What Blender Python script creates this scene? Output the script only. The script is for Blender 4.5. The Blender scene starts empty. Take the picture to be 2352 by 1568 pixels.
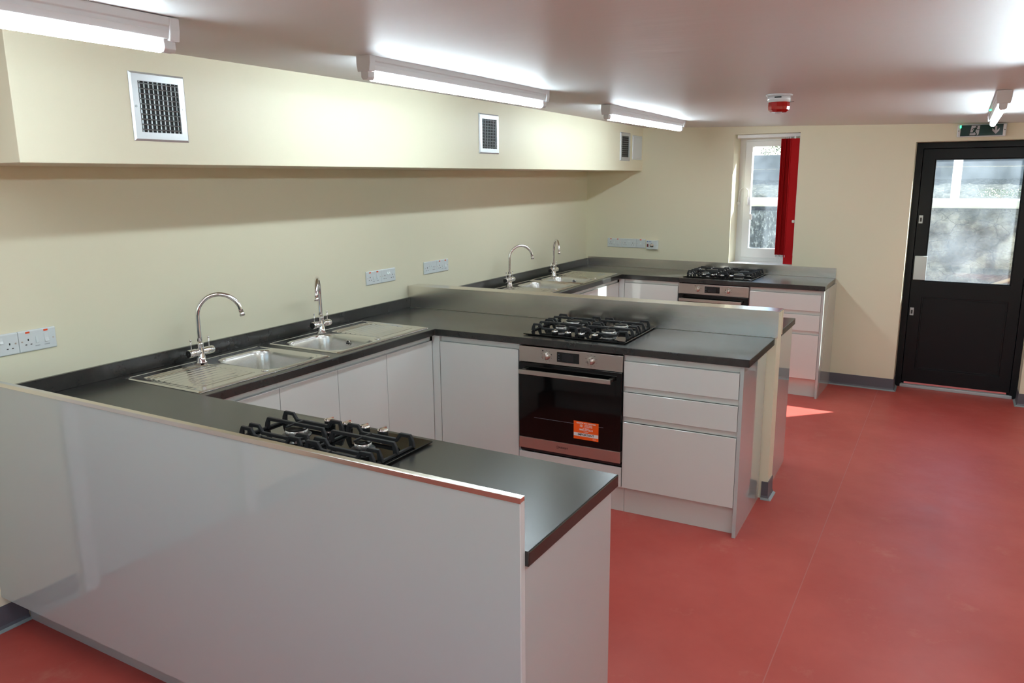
import bpy, bmesh, math, random
from mathutils import Vector, Matrix
PI = math.pi
R = math.radians
random.seed(7)
SC = bpy.context.scene
COL = SC.collection

# ------------------------------------------------------------------ camera
cam_d = bpy.data.cameras.new('camera'); cam = bpy.data.objects.new('camera', cam_d); COL.objects.link(cam)
SC.camera = cam
cam_d.sensor_width = 36.0; cam_d.sensor_fit = 'HORIZONTAL'
cam_d.lens = 1774.52 / 2352 * 36.0
cam_d.clip_start = 0.02; cam_d.clip_end = 300
_ya, _pi, _ro = R(29.781), R(-11.8755), R(-0.4944)
F_ = Vector((-math.sin(_ya) * math.cos(_pi), math.cos(_ya) * math.cos(_pi), math.sin(_pi)))
Rt = Vector((math.cos(_ya), math.sin(_ya), 0)); Up = Rt.cross(F_)
R2 = Rt * math.cos(_ro) + Up * math.sin(_ro); U2 = -Rt * math.sin(_ro) + Up * math.cos(_ro)
M = Matrix((R2, U2, -F_)).transposed().to_4x4(); M.translation = Vector((3.1615, -1.4186, 1.7478))
cam.matrix_world = M

# ------------------------------------------------------------------ world, sun, exposure
SC.view_settings.view_transform = 'Standard'; SC.view_settings.look = 'None'
SC.view_settings.gamma = 1.0; SC.view_settings.exposure = 0.0; SC.view_settings.use_curve_mapping = False
W = bpy.data.worlds.new('world'); SC.world = W; W.use_nodes = True
wn = W.node_tree; wn.nodes.clear()
sky = wn.nodes.new('ShaderNodeTexSky'); sky.sky_type = 'NISHITA'; sky.sun_disc = False
sky.sun_elevation = R(32); sky.sun_rotation = R(45); sky.air_density = 1.0; sky.dust_density = 1.2
bg = wn.nodes.new('ShaderNodeBackground'); bg.inputs['Strength'].default_value = 0.60
wo = wn.nodes.new('ShaderNodeOutputWorld')
wn.links.new(sky.outputs[0], bg.inputs[0]); wn.links.new(bg.outputs[0], wo.inputs[0])
sd = bpy.data.lights.new('sun', 'SUN'); sun = bpy.data.objects.new('sun', sd); COL.objects.link(sun)
sd.energy = 28.0; sd.angle = R(0.6); sd.color = (1.0, 0.95, 0.87)
sun.rotation_euler = Vector((-1.0, -1.0, -0.87)).to_track_quat('-Z', 'Y').to_euler()
sun.location = (6, 9, 6)
TUBE = 67.0          # strength of the fluorescent tubes
SC.cycles.use_denoising = True
SC.cycles.max_bounces = 10; SC.cycles.diffuse_bounces = 6; SC.cycles.glossy_bounces = 5
SC.cycles.transparent_max_bounces = 12
SC.cycles.sample_clamp_indirect = 6.0
SC.cycles.caustics_reflective = False; SC.cycles.caustics_refractive = False

# ------------------------------------------------------------------ materials
def principled(name, col=(.8, .8, .8), rough=.5, metal=0., spec=.5, coat=0., emit=None, es=0., trans=0., ior=1.5, aniso=0.):
    m = bpy.data.materials.new(name); m.use_nodes = True
    b = m.node_tree.nodes['Principled BSDF']
    b.inputs['Base Color'].default_value = (*col, 1); b.inputs['Roughness'].default_value = rough
    b.inputs['Metallic'].default_value = metal; b.inputs['Specular IOR Level'].default_value = spec
    b.inputs['Coat Weight'].default_value = coat; b.inputs['Coat Roughness'].default_value = .04
    b.inputs['Transmission Weight'].default_value = trans; b.inputs['IOR'].default_value = ior
    b.inputs['Anisotropic'].default_value = aniso
    if emit: b.inputs['Emission Color'].default_value = (*emit, 1); b.inputs['Emission Strength'].default_value = es
    return m
def nodes(m): return m.node_tree.nodes, m.node_tree.links, m.node_tree.nodes['Principled BSDF']
def noise(m, scale, detail=4, rough=.55, coord='Object', sc=(1, 1, 1)):
    n, l, b = nodes(m)
    tc = n.new('ShaderNodeTexCoord'); mp = n.new('ShaderNodeMapping'); mp.inputs['Scale'].default_value = sc
    t = n.new('ShaderNodeTexNoise'); t.inputs['Scale'].default_value = scale; t.inputs['Detail'].default_value = detail
    t.inputs['Roughness'].default_value = rough
    l.new(tc.outputs[coord], mp.inputs[0]); l.new(mp.outputs[0], t.inputs['Vector'])
    return t
def ramp(m, src, stops):
    n, l, b = nodes(m); r = n.new('ShaderNodeValToRGB'); e = r.color_ramp.elements
    while len(e) < len(stops): e.new(.5)
    for i, (p, c) in enumerate(stops): e[i].position = p; e[i].color = (*c, 1)
    l.new(src, r.inputs[0]); return r
def bump(m, src, strength, dist=.002):
    n, l, b = nodes(m); k = n.new('ShaderNodeBump'); k.inputs['Strength'].default_value = strength; k.inputs['Distance'].default_value = dist
    l.new(src, k.inputs['Height']); l.new(k.outputs[0], b.inputs['Normal'])

m_wall = principled('cream_wall_paint', (.81, .775, .595), .42, spec=.35)
t = noise(m_wall, 9, 5); bump(m_wall, t.outputs[0], .12, .002)
m_ceil = principled('ceiling_paint', (.75, .775, .77), .45, spec=.3)
t = noise(m_ceil, 2.2, 3, sc=(1, 3, 1)); bump(m_ceil, t.outputs[0], .25, .012)
m_floor = principled('red_vinyl_floor', (.42, .06, .05), .42, spec=.4)
n, l, b = nodes(m_floor)
t1 = noise(m_floor, 1.3, 6, .6); r1 = ramp(m_floor, t1.outputs[0], [(.3, (.40, .056, .044)), (.7, (.52, .098, .078))])
t2 = noise(m_floor, 3.1, 9, .72); r2 = ramp(m_floor, t2.outputs[0], [(.58, (0, 0, 0)), (.74, (.5, .5, .5))])
t3 = noise(m_floor, 160, 2, .5); r3 = ramp(m_floor, t3.outputs[0], [(.76, (0, 0, 0)), (.80, (.6, .6, .6))])
mx = n.new('ShaderNodeMix'); mx.data_type = 'RGBA'; l.new(r2.outputs[0], mx.inputs[0]); l.new(r1.outputs[0], mx.inputs[6]); mx.inputs[7].default_value = (.56, .22, .17, 1)
mx2 = n.new('ShaderNodeMix'); mx2.data_type = 'RGBA'; l.new(r3.outputs[0], mx2.inputs[0]); l.new(mx.outputs[2], mx2.inputs[6]); mx2.inputs[7].default_value = (.60, .30, .26, 1)
l.new(mx2.outputs[2], b.inputs['Base Color'])
rr = ramp(m_floor, t2.outputs[0], [(.3, (.36, .36, .36)), (.7, (.52, .52, .52))]); l.new(rr.outputs[0], b.inputs['Roughness'])
m_seam = principled('floor_seam', (.46, .13, .12), .4)
m_cab = principled('gloss_grey_white_front', (.63, .665, .64), .10, spec=.5, coat=.5)
m_panel = principled('gloss_white_panel', (.44, .495, .49), .05, spec=.7, coat=.6)
m_carc = principled('carcass_white', (.60, .60, .59), .35)
m_top = principled('slate_worktop', (.03, .03, .03), .3, spec=.65)
n, l, b = nodes(m_top)
t = noise(m_top, 7, 9, .68); r_ = ramp(m_top, t.outputs[0], [(.35, (.017, .017, .0155)), (.55, (.023, .0225, .021)), (.75, (.036, .035, .032))])
tf = noise(m_top, 38, 5, .7); rf = ramp(m_top, tf.outputs[0], [(.64, (0, 0, 0)), (.76, (.20, .20, .20))]); mxf = n.new('ShaderNodeMix'); mxf.data_type = 'RGBA'; l.new(rf.outputs[0], mxf.inputs[0]); l.new(r_.outputs[0], mxf.inputs[6]); mxf.inputs[7].default_value = (.085, .082, .075, 1); l.new(mxf.outputs[2], b.inputs['Base Color'])
rr = ramp(m_top, t.outputs[0], [(.3, (.245, .245, .245)), (.75, (.275, .275, .275))]); l.new(rr.outputs[0], b.inputs['Roughness'])
t = noise(m_top, 300, 2); bump(m_top, t.outputs[0], .12, .0005)
m_steel = principled('brushed_steel', (.82, .79, .73), .24, metal=1.)
t = noise(m_steel, 60, 3, sc=(.03, .03, 6)); bump(m_steel, t.outputs[0], .05, .0006)
m_sink = principled('satin_steel', (.66, .67, .64), .27, metal=1.)
m_sinkpol = principled('polished_sink_steel', (.72, .71, .69), .09, metal=1.)
m_chrome = principled('chrome', (.86, .86, .87), .04, metal=1.)
m_ovst = principled('oven_steel', (.60, .55, .50), .33, metal=1.)
m_bglass = principled('black_glass', (.004, .004, .004), .03, spec=.6)
m_oven_gl = principled('oven_door_glass', (.003, .003, .003), .05, spec=.4)
m_ring = principled('burner_ring_metal', (.82, .82, .80), .28, metal=.75)
m_black = principled('black_plastic', (.012, .012, .013), .4)
m_blackm = principled('matt_cast_iron', (.021, .021, .022), .55, spec=.3)
m_cap = principled('black_enamel', (.006, .006, .006), .28, spec=.3)
m_cav = principled('oven_cavity', (.004, .004, .004), .5)
m_wht = principled('white_plastic', (.70, .76, .775), .22)
m_upvc = principled('white_window_frame', (.80, .82, .83), .25)
m_vent = principled('satin_aluminium', (.62, .65, .67), .38, metal=.55)
m_ventd = principled('duct_dark', (.01, .01, .01), .7)
m_blade = principled('vent_blade_aluminium', (.40, .44, .46), .33, metal=.8)
m_red = principled('red_blind_fabric', (.55, .010, .014), .7, spec=.2)
n, l, b = nodes(m_red); tl = n.new('ShaderNodeBsdfTranslucent'); tl.inputs[0].default_value = (.55, .012, .015, 1); mxs = n.new('ShaderNodeMixShader'); mxs.inputs[0].default_value = .25; l.new(b.outputs[0], mxs.inputs[1]); l.new(tl.outputs[0], mxs.inputs[2]); l.new(mxs.outputs[0], n['Material Output'].inputs[0])
m_neon = principled('red_neon', (.80, .10, .03), .25)
m_slot = principled('socket_slot', (.02, .02, .02), .6)
m_print = principled('grey_print', (.18, .21, .26), .6)
m_ticks = principled('dark_print', (.05, .045, .04), .6)
m_skirt = principled('grey_vinyl_skirting', (.105, .105, .125), .4)
m_cove = principled('skirting_weld', (.28, .32, .33), .4)
m_door = principled('black_door_paint', (.004, .005, .0065), .38, spec=.25)
m_thresh = principled('threshold_metal', (.50, .55, .57), .4, metal=.3)
m_orange = principled('orange_sticker', (.90, .115, .010), .35)
m_white = principled('white_print', (.82, .82, .80), .5)
m_green = principled('exit_sign_green', (.0, .032, .024), .22, spec=.35)
m_greenled = principled('green_led', (0, .6, .2), .3, emit=(.05, 1, .35), es=3)
m_signw = principled('exit_sign_white', (.50, .53, .57), .4)
m_clear = principled('clear_plastic', (.74, .78, .80), .1, spec=.6)
m_redlens = principled('red_lens', (.42, .008, .006), .12, spec=.5, coat=.2)
m_fit = principled('lamp_housing_white', (.72, .74, .75), .35)
m_tube = principled('tube_light', (.9, .9, .9), .4, emit=(.84, .99, 1.06), es=TUBE)
m_tubeb = principled('tube_reflector_side', (.9, .9, .9), .4, emit=(.84, .99, 1.06), es=TUBE * .035)
m_stone = principled('stone_retaining_wall', (.3, .3, .3), .9, spec=.2)
n, l, b = nodes(m_stone)
t = noise(m_stone, 4, 10, .75); r_ = ramp(m_stone, t.outputs[0], [(.38, (.035, .035, .03)), (.5, (.10, .095, .085)), (.62, (.26, .25, .23))])
t2 = noise(m_stone, 3, 4, .6); vo = n.new('ShaderNodeTexVoronoi'); vo.feature = 'DISTANCE_TO_EDGE'; vo.inputs['Scale'].default_value = 5.5
tc = n.new('ShaderNodeTexCoord'); mp = n.new('ShaderNodeMapping'); mp.inputs['Scale'].default_value = (1, .2, 2.1); l.new(tc.outputs['Object'], mp.inputs[0])
vm = n.new('ShaderNodeVectorMath'); vm.operation = 'MULTIPLY_ADD'; vm.inputs[1].default_value = (.35, .35, .35); l.new(t2.outputs[1], vm.inputs[0]); l.new(mp.outputs[0], vm.inputs[2]); l.new(vm.outputs[0], vo.inputs['Vector'])
rc = ramp(m_stone, vo.outputs[0], [(.0, (.25, .25, .25)), (.035, (1, 1, 1))])
mxc = n.new('ShaderNodeMix'); mxc.data_type = 'RGBA'; mxc.blend_type = 'MULTIPLY'; mxc.inputs[0].default_value = 1; l.new(r_.outputs[0], mxc.inputs[6]); l.new(rc.outputs[0], mxc.inputs[7]); l.new(mxc.outputs[2], b.inputs['Base Color']); bump(m_stone, t.outputs[0], 1., .03)
m_mesh = principled('grey_render_wall', (.3, .3, .3), .9, spec=.2)
n, l, b = nodes(m_mesh)
t = noise(m_mesh, 45, 4, .8, sc=(1, 1, .45)); r_ = ramp(m_mesh, t.outputs[0], [(.38, (.03, .035, .04)), (.52, (.06, .07, .08)), (.66, (.26, .29, .32))]); l.new(r_.outputs[0], b.inputs['Base Color'])
m_ledge = principled('pale_stone_ledge', (.42, .42, .40), .9)
m_soil = principled('leafy_bank', (.3, .3, .3), .95, spec=.1)
n, l, b = nodes(m_soil)
t = noise(m_soil, 34, 8, .85, sc=(1, 1, 2.5)); r_ = ramp(m_soil, t.outputs[0], [(.35, (.012, .014, .012)), (.52, (.04, .045, .035)), (.62, (.25, .24, .20))]); l.new(r_.outputs[0], b.inputs['Base Color'])
m_board = principled('weathered_board', (.11, .12, .125), .6)
m_post = principled('white_post_paint', (.85, .86, .86), .5)
m_leaf = principled('leaf_green', (.06, .10, .02), .6)
m_twig = principled('bare_twig', (.30, .24, .17), .8)

def glass_mat(name, haze):
    m = bpy.data.materials.new(name); m.use_nodes = True; n = m.node_tree.nodes; l = m.node_tree.links; n.clear()
    out = n.new('ShaderNodeOutputMaterial'); tr = n.new('ShaderNodeBsdfTransparent'); tr.inputs[0].default_value = (.92, .97, .99, 1)
    gl = n.new('ShaderNodeBsdfGlossy'); gl.inputs['Roughness'].default_value = .02; gl.inputs[0].default_value = (1, 1, 1, 1)
    tl = n.new('ShaderNodeBsdfTranslucent'); tl.inputs[0].default_value = (.72, .86, 1, 1)
    lw = n.new('ShaderNodeLayerWeight'); lw.inputs[0].default_value = .5; pw = n.new('ShaderNodeMath'); pw.operation = 'POWER'; pw.inputs[1].default_value = 4.0; l.new(lw.outputs['Facing'], pw.inputs[0]); fr = n.new('ShaderNodeMath'); fr.operation = 'MULTIPLY_ADD'; fr.inputs[1].default_value = .8; fr.inputs[2].default_value = .03; l.new(pw.outputs[0], fr.inputs[0])
    tc = n.new('ShaderNodeTexCoord'); t = n.new('ShaderNodeTexNoise'); t.inputs['Scale'].default_value = 5; t.inputs['Detail'].default_value = 7
    r = n.new('ShaderNodeMapRange'); r.inputs[1].default_value = .35; r.inputs[2].default_value = .7; r.inputs[3].default_value = haze * .5; r.inputs[4].default_value = haze * 1.6
    l.new(tc.outputs['Object'], t.inputs['Vector']); l.new(t.outputs[0], r.inputs[0])
    a = n.new('ShaderNodeMixShader'); l.new(r.outputs[0], a.inputs[0]); l.new(tr.outputs[0], a.inputs[1]); l.new(tl.outputs[0], a.inputs[2])
    c = n.new('ShaderNodeMixShader'); l.new(fr.outputs[0], c.inputs[0]); l.new(a.outputs[0], c.inputs[1]); l.new(gl.outputs[0], c.inputs[2])
    l.new(c.outputs[0], out.inputs[0]); return m
m_glass = glass_mat('dusty_window_glass', .035)

# ------------------------------------------------------------------ mesh builder
class MB:
    def __init__(s): s.bm = bmesh.new()
    def box(s, x0, x1, y0, y1, z0, z1, sk=0.):
        f = lambda x, y, z: s.bm.verts.new((x, y + sk * x, z))
        v = [f(x0, y0, z0), f(x1, y0, z0), f(x1, y1, z0), f(x0, y1, z0), f(x0, y0, z1), f(x1, y0, z1), f(x1, y1, z1), f(x0, y1, z1)]
        for q in ((3, 2, 1, 0), (4, 5, 6, 7), (0, 1, 5, 4), (1, 2, 6, 5), (2, 3, 7, 6), (3, 0, 4, 7)): s.bm.faces.new([v[i] for i in q])
        return s
    def lathe(s, prof, c=(0, 0, 0), axis='Z', seg=28, cap=True, smooth=True):
        mp = {'Z': lambda r, a, h: (r * math.cos(a), r * math.sin(a), h), 'Y': lambda r, a, h: (r * math.cos(a), h, -r * math.sin(a)), 'X': lambda r, a, h: (h, r * math.cos(a), r * math.sin(a))}[axis]
        rows = [[s.bm.verts.new(Vector(c) + Vector(mp(r, 2 * PI * i / seg, h))) for i in range(seg)] for r, h in prof]
        for a, b in zip(rows, rows[1:]):
            for i in range(seg):
                f = s.bm.faces.new((a[i], a[(i + 1) % seg], b[(i + 1) % seg], b[i])); f.smooth = smooth
        if cap: s.bm.faces.new(rows[0][::-1]); s.bm.faces.new(rows[-1])
        return s
    def cyl(s, r, h0, h1, c=(0, 0, 0), axis='Z', seg=24, smooth=True): return s.lathe([(r, h0), (r, h1)], c, axis, seg, True, smooth)
    def tube(s, pts, rad, seg=14, cap=True):
        pts = [Vector(p) for p in pts]; rows = []; prev = None
        for i, p in enumerate(pts):
            d = (pts[min(i + 1, len(pts) - 1)] - pts[max(i - 1, 0)]).normalized()
            if prev is None: prev = Vector((0, 0, 1)) if abs(d.z) < .9 else Vector((1, 0, 0))
            n = (prev - d * prev.dot(d)).normalized(); prev = n; b = d.cross(n)
            r = rad[i] if isinstance(rad, (list, tuple)) else rad
            rows.append([s.bm.verts.new(p + n * (r * math.cos(2 * PI * k / seg)) + b * (r * math.sin(2 * PI * k / seg))) for k in range(seg)])
        for a, b in zip(rows, rows[1:]):
            for i in range(seg): s.bm.faces.new((a[i], a[(i + 1) % seg], b[(i + 1) % seg], b[i])).smooth = True
        if cap: s.bm.faces.new(rows[0][::-1]); s.bm.faces.new(rows[-1])
        return s
    def ribbon(s, pts, w, t):      # rectangular bar along pts in a vertical plane, width w across, thickness t
        pts = [Vector(p) for p in pts]; d0 = (pts[-1] - pts[0]); d0.z = 0; side = Vector((0, 0, 1)).cross(d0).normalized() * (w / 2); rows = []
        for i, p in enumerate(pts):
            a = (p - pts[i - 1]).normalized() if i else (pts[1] - p).normalized(); b = (pts[i + 1] - p).normalized() if i < len(pts) - 1 else a
            d = (a + b).normalized(); nn = d.cross(side.normalized()).normalized(); k = 1 / max(.5, math.cos(a.angle(b) / 2)); nn = nn * ((t[i] if isinstance(t, list) else t) / 2 * k)
            rows.append([s.bm.verts.new(p + q) for q in (side + nn, side - nn, -side - nn, -side + nn)])
        for a, b in zip(rows, rows[1:]):
            for i in range(4): s.bm.faces.new((a[i], b[i], b[(i + 1) % 4], a[(i + 1) % 4]))
        s.bm.faces.new(rows[0]); s.bm.faces.new(rows[-1][::-1]); return s
    def prism(s, poly, h0, h1, axis='Z'):        # polygon in the plane across axis
        mp = {'Z': lambda a, b, h: (a, b, h), 'Y': lambda a, b, h: (a, h, b), 'X': lambda a, b, h: (h, a, b)}[axis]
        A = [s.bm.verts.new(mp(a, b, h0)) for a, b in poly]; B = [s.bm.verts.new(mp(a, b, h1)) for a, b in poly]
        n = len(poly); s.bm.faces.new(A[::-1]); s.bm.faces.new(B)
        for i in range(n): s.bm.faces.new((A[i], A[(i + 1) % n], B[(i + 1) % n], B[i]))
        return s
    def plate(s, outer, holes, h0, h1, axis='Z'):
        mp = {'Z': lambda a, b, h: (a, b, h), 'Y': lambda a, b, h: (a, h, b), 'X': lambda a, b, h: (h, a, b)}[axis]
        es = []
        for loop in [outer] + holes:
            v = [s.bm.verts.new(mp(a, b, h0)) for a, b in loop]; es += [s.bm.edges.new((v[i], v[(i + 1) % len(v)])) for i in range(len(v))]
        g = bmesh.ops.triangle_fill(s.bm, edges=es, use_beauty=True, use_dissolve=False)
        fs = [f for f in g['geom'] if isinstance(f, bmesh.types.BMFace)]
        e = bmesh.ops.extrude_face_region(s.bm, geom=fs, use_keep_orig=True)
        d = {'Z': (0, 0, 1), 'Y': (0, 1, 0), 'X': (1, 0, 0)}[axis]
        bmesh.ops.translate(s.bm, verts=[v for v in e['geom'] if isinstance(v, bmesh.types.BMVert)], vec=Vector(d) * (h1 - h0)); return s
    def build(s, name, mat, parent=None, bevel=0., seg=2, loc=None, rz=None):
        bmesh.ops.recalc_face_normals(s.bm, faces=s.bm.faces)
        me = bpy.data.meshes.new(name); s.bm.to_mesh(me); s.bm.free(); me.materials.append(mat)
        o = bpy.data.objects.new(name, me); COL.objects.link(o)
        if parent is not None: o.parent = parent
        if loc is not None: o.location = loc
        if rz is not None: o.rotation_euler.z = rz
        if bevel:
            b = o.modifiers.new('bevel', 'BEVEL'); b.width = bevel; b.segments = seg; b.limit_method = 'ANGLE'; b.angle_limit = R(35)
        return o
def box(name, mat, *d, parent=None, bevel=0., sk=0.): return MB().box(*d, sk=sk).build(name, mat, parent, bevel)
def tag(o, label=None, cat=None, group=None, kind=None):
    if label: o['label'] = label
    if cat: o['category'] = cat
    if group: o['group'] = group
    if kind: o['kind'] = kind
    return o
def thing(name, label, cat, loc=(0, 0, 0), rz=0., group=None):
    o = bpy.data.objects.new(name, None); COL.objects.link(o); o.location = loc; o.rotation_euler.z = rz; o.empty_display_size = .1
    return tag(o, label, cat, group)
def struct(o): o['kind'] = 'structure'; return o
def dup(root, loc, rz, label, group=None):
    r = root.copy(); COL.objects.link(r); r.location = loc; r.rotation_euler = (0, 0, rz); r['label'] = label
    if group: r['group'] = group
    for ch in list(root.children):
        c = ch.copy(); COL.objects.link(c); c.parent = r
        for g in list(ch.children):
            d = g.copy(); COL.objects.link(d); d.parent = c
    return r
def text(name, body, size, loc, mat, parent, rot=(PI / 2, 0, 0), align='CENTER', ex=.0002, bold=0., sx=1.):
    cu = bpy.data.curves.new(name, 'FONT'); cu.body = body; cu.size = size; cu.extrude = ex; cu.align_x = align; cu.align_y = 'CENTER'; cu.offset = bold; cu.resolution_u = 3
    tmp = bpy.data.objects.new(name + '_tmp', cu); COL.objects.link(tmp)
    me = bpy.data.meshes.new_from_object(tmp.evaluated_get(bpy.context.evaluated_depsgraph_get()))
    bpy.data.objects.remove(tmp); bpy.data.curves.remove(cu); me.name = name; me.materials.clear(); me.materials.append(mat)
    o = bpy.data.objects.new(name, me); COL.objects.link(o); o.parent = parent; o.location = loc; o.rotation_euler = rot; o.scale = (sx, 1, 1); return o

def rect(x0, x1, y0, y1): return [(x0, y0), (x1, y0), (x1, y1), (x0, y1)]
# ------------------------------------------------------------------ measures
H, TW = .91, .872                       # worktop top and underside
S2, S4 = .0219, -.031                   # the two far walls are a little out of square
FWY = 5.6019
XR, YN = 4.75, -3.4                     # wall behind the camera's shoulder, wall behind the camera
def fw(x): return FWY + S4 * x
A2, A4 = math.atan(S2), math.atan(S4)
def cz(x, y): return 2.199 - .0270 * (x - .567) + max(-.02, .020 * (1 - ((y - 2.1) / 3.3) ** 2))

# ------------------------------------------------------------------ room shell
struct(box('floor', m_floor, -.3, XR + .2, YN - .2, 5.95, -.1, 0))
struct(box('trim_1', m_seam, 2.717, 2.721, YN, 5.50, -.01, .0006))
mb = MB(); gx = [-.3 + i * .2875 for i in range(19)]; gy = [YN - .2 + j * .31 for j in range(31)]
vs = [[mb.bm.verts.new((x, y, cz(x, y))) for y in gy] for x in gx]; vt = [[mb.bm.verts.new((x, y, 2.5)) for y in gy] for x in gx]
for i in range(18):
    for j in range(30):
        mb.bm.faces.new((vs[i][j], vs[i][j + 1], vs[i + 1][j + 1], vs[i + 1][j])).smooth = True
        mb.bm.faces.new((vt[i][j], vt[i + 1][j], vt[i + 1][j + 1], vt[i][j + 1]))
struct(mb.build('ceiling', m_ceil))
struct(MB().plate([(-1.22, 0), (-1.22, 2.02), (-.385, 2.02), (-.385, 0), (5.75, 0), (5.75, 2.4), (YN - .1, 2.4), (YN - .1, 0)], [], -.15, 0, 'X').build('wall_left', m_wall))
WX0, WX1, WZ0, WZ1 = 1.412, 1.960, .985, 2.108
DX0, DX1, DZ1 = 2.826, 3.700, 2.003
wf = MB().plate([(-.15, 0), (DX0, 0), (DX0, DZ1), (DX1, DZ1), (DX1, 0), (XR + .15, 0), (XR + .15, 2.4), (-.15, 2.4)], [[(WX0, WZ0), (WX1, WZ0), (WX1, WZ1), (WX0, WZ1)]], 0, .32, 'Y').build('wall_far', m_wall)
for v in wf.data.vertices: v.co.y += fw(v.co.x)
struct(wf)
struct(MB().plate([(YN - .1, 0), (5.9, 0), (5.9, 2.4), (YN - .1, 2.4)], [[(-2.9, .95), (-.6, .95), (-.6, 2.0), (-2.9, 2.0)]], XR, XR + .15, 'X').build('wall_right', m_wall))
struct(MB().plate([(-.15, 0), (XR + .15, 0), (XR + .15, 2.4), (-.15, 2.4)], [rect(.70, 3.70, .85, 2.0)], YN - .15, YN, 'Y').build('wall_near', m_wall))
# boxed-in duct run along the wall
bk = MB().box(0, .567, -.009, fw(.3) + .02, 1.8115, 2.35).build('wall_bulkhead', m_wall, bevel=.002); struct(bk)
# dwarf wall between the two kitchens
Y2, Y2B, XG = 2.7046, 2.8243, 2.389
dw = box('wall_divider', m_wall, 0, XG, Y2 + .003, Y2B - .003, 0, 1.046, sk=S2); struct(dw)
# skirtings with a pale welded cove at the foot
def loft(prof, pts):
    mb = MB(); rows = []
    P = [Vector((x, y)) for x, y in pts]
    for i, p in enumerate(P):
        da = (p - P[i - 1]).normalized() if i else (P[1] - p).normalized(); db = (P[i + 1] - p).normalized() if i < len(P) - 1 else da
        na, nb = Vector((da.y, -da.x)), Vector((db.y, -db.x)); m = (na + nb).normalized(); m = m / max(.3, m.dot(na))
        rows.append([mb.bm.verts.new((p.x + m.x * o, p.y + m.y * o, z)) for o, z in prof])
    n = len(prof)
    for A, B in zip(rows, rows[1:]):
        for i in range(n): mb.bm.faces.new((A[i], A[(i + 1) % n], B[(i + 1) % n], B[i]))
    mb.bm.faces.new(rows[0]); mb.bm.faces.new(rows[-1][::-1]); return mb
def skirt(name, pts, h=.10):
    o = struct(loft([(.0, 0), (.0, h), (.004, h), (.005, .02), (.012, .006), (.018, 0)], pts).build(name, m_skirt))
    loft([(.008, .0005), (.008, .010), (.013, .0075), (.020, .0022), (.024, .0005)], pts).build('cove_weld', m_cove, o)
skirt('baseboard_far', [(2.32, fw(2.32)), (DX0, fw(DX0)), (DX0, fw(DX0) + .19)]); skirt('baseboard_far', [(DX1, fw(DX1) + .19), (DX1, fw(DX1)), (XR, fw(XR))])
skirt('baseboard_left', [(0, -.30), (0, .09)]); skirt('baseboard_left', [(0, YN), (0, -1.28)])
skirt('baseboard_near', [(XR, YN), (0, YN)]); skirt('baseboard_right', [(XR, fw(XR)), (XR, YN)])
skirt('baseboard_divider', [(2.357, Y2 + S2 * 2.36), (XG, Y2 + S2 * XG), (XG, Y2B + S2 * XG)])

# ------------------------------------------------------------------ window
def fy(d): return lambda x: fw(x) + d
w1 = thing('window_1', None, None, (0, 0, 0)); struct(w1)
def ffr(name, mat, x0, x1, z0, z1, wl, wr, wb, wt, d0, d1, parent, bevel=.004):
    o = MB().plate([(x0, z0), (x1, z0), (x1, z1), (x0, z1)], [[(x0 + wl, z0 + wb), (x1 - wr, z0 + wb), (x1 - wr, z1 - wt), (x0 + wl, z1 - wt)]], d0, d1, 'Y').build(name, mat, parent, bevel)
    for v in o.data.vertices: v.co.y += fw(v.co.x)
    return o
def fbox(name, mat, x0, x1, d0, d1, z0, z1, parent, bevel=0.):
    o = MB().box(x0, x1, d0, d1, z0, z1).build(name, mat, parent, bevel)
    for v in o.data.vertices: v.co.y += fw(v.co.x)
    return o
ffr('window_frame', m_upvc, WX0 - .01, WX1 + .01, WZ0, WZ1, .070, .060, .055, .062, .235, .30, w1)
ffr('window_sash', m_upvc, WX0 + .050, WX1 - .045, WZ0 + .045, WZ1 - .052, .062, .062, .085, .045, .222, .285, w1)
fbox('glass_pane', m_glass, WX0 + .110, WX1 - .105, .250, .254, WZ0 + .128, WZ1 - .095, w1)
fbox('window_sill', m_upvc, WX0, WX1, .002, .24, WZ0 - .002, WZ0 + .012, w1, .003)
fbox('window_handle', m_upvc, 1.530, 1.552, .190, .222, 1.37, 1.42, w1, .003)
hp = Vector((1.47, fw(1.47) + .215, 1.56))
lp = [hp + Vector((-.048, -.005, -.045))]
for k in range(13):
    a = PI * (1 - k / 12); lp.append(hp + Vector((.035 * math.cos(a) * 1.1, -.02, .055 + .038 * math.sin(a))))
lp.append(hp + Vector((.030, -.005, -.03)))
ca = MB().tube(lp, .0035, 8).build('restrictor_cable', m_upvc, w1)
fbox('cable_anchor', m_upvc, 1.415, 1.435, .198, .222, 1.50, 1.53, w1, .003)
fbox('cable_anchor', m_upvc, 1.49, 1.51, .198, .222, 1.50, 1.57, w1, .003)

# vertical blind drawn to one side
vb = thing('vertical_blind', 'red vertical blind drawn to one side of the narrow white window', 'blind', (0, 0, 0))
fbox('headrail', m_upvc, WX0 + .012, WX1 - .006, .055, .090, 2.076, 2.106, vb, .004)
for k in range(6):
    x = 1.826 + k * .0150; a = R(58 + 9 * (k % 2))
    b = MB().box(-.044, .044, -.0006, .0006, 1.082, 2.062).build('slat', m_red, vb); b.location = (x, fw(x) + .072, 0); b.rotation_euler.z = a
    c = MB().box(-.006, .006, -.002, .002, 2.060, 2.078).build('slat_hanger', m_upvc, b)
    c = MB().box(-.040, .040, -.0015, .0015, 1.062, 1.082).build('slat_weight', m_upvc, b)
    c = MB().tube([(-.03, 0, 1.07), (-.03, -.01, 1.045), (-.028, -.016, 1.028), (-.026, -.020, 1.045), (-.025, -.012, 1.068)], .0018, 6).build('chain_loop', m_upvc, b)
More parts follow.
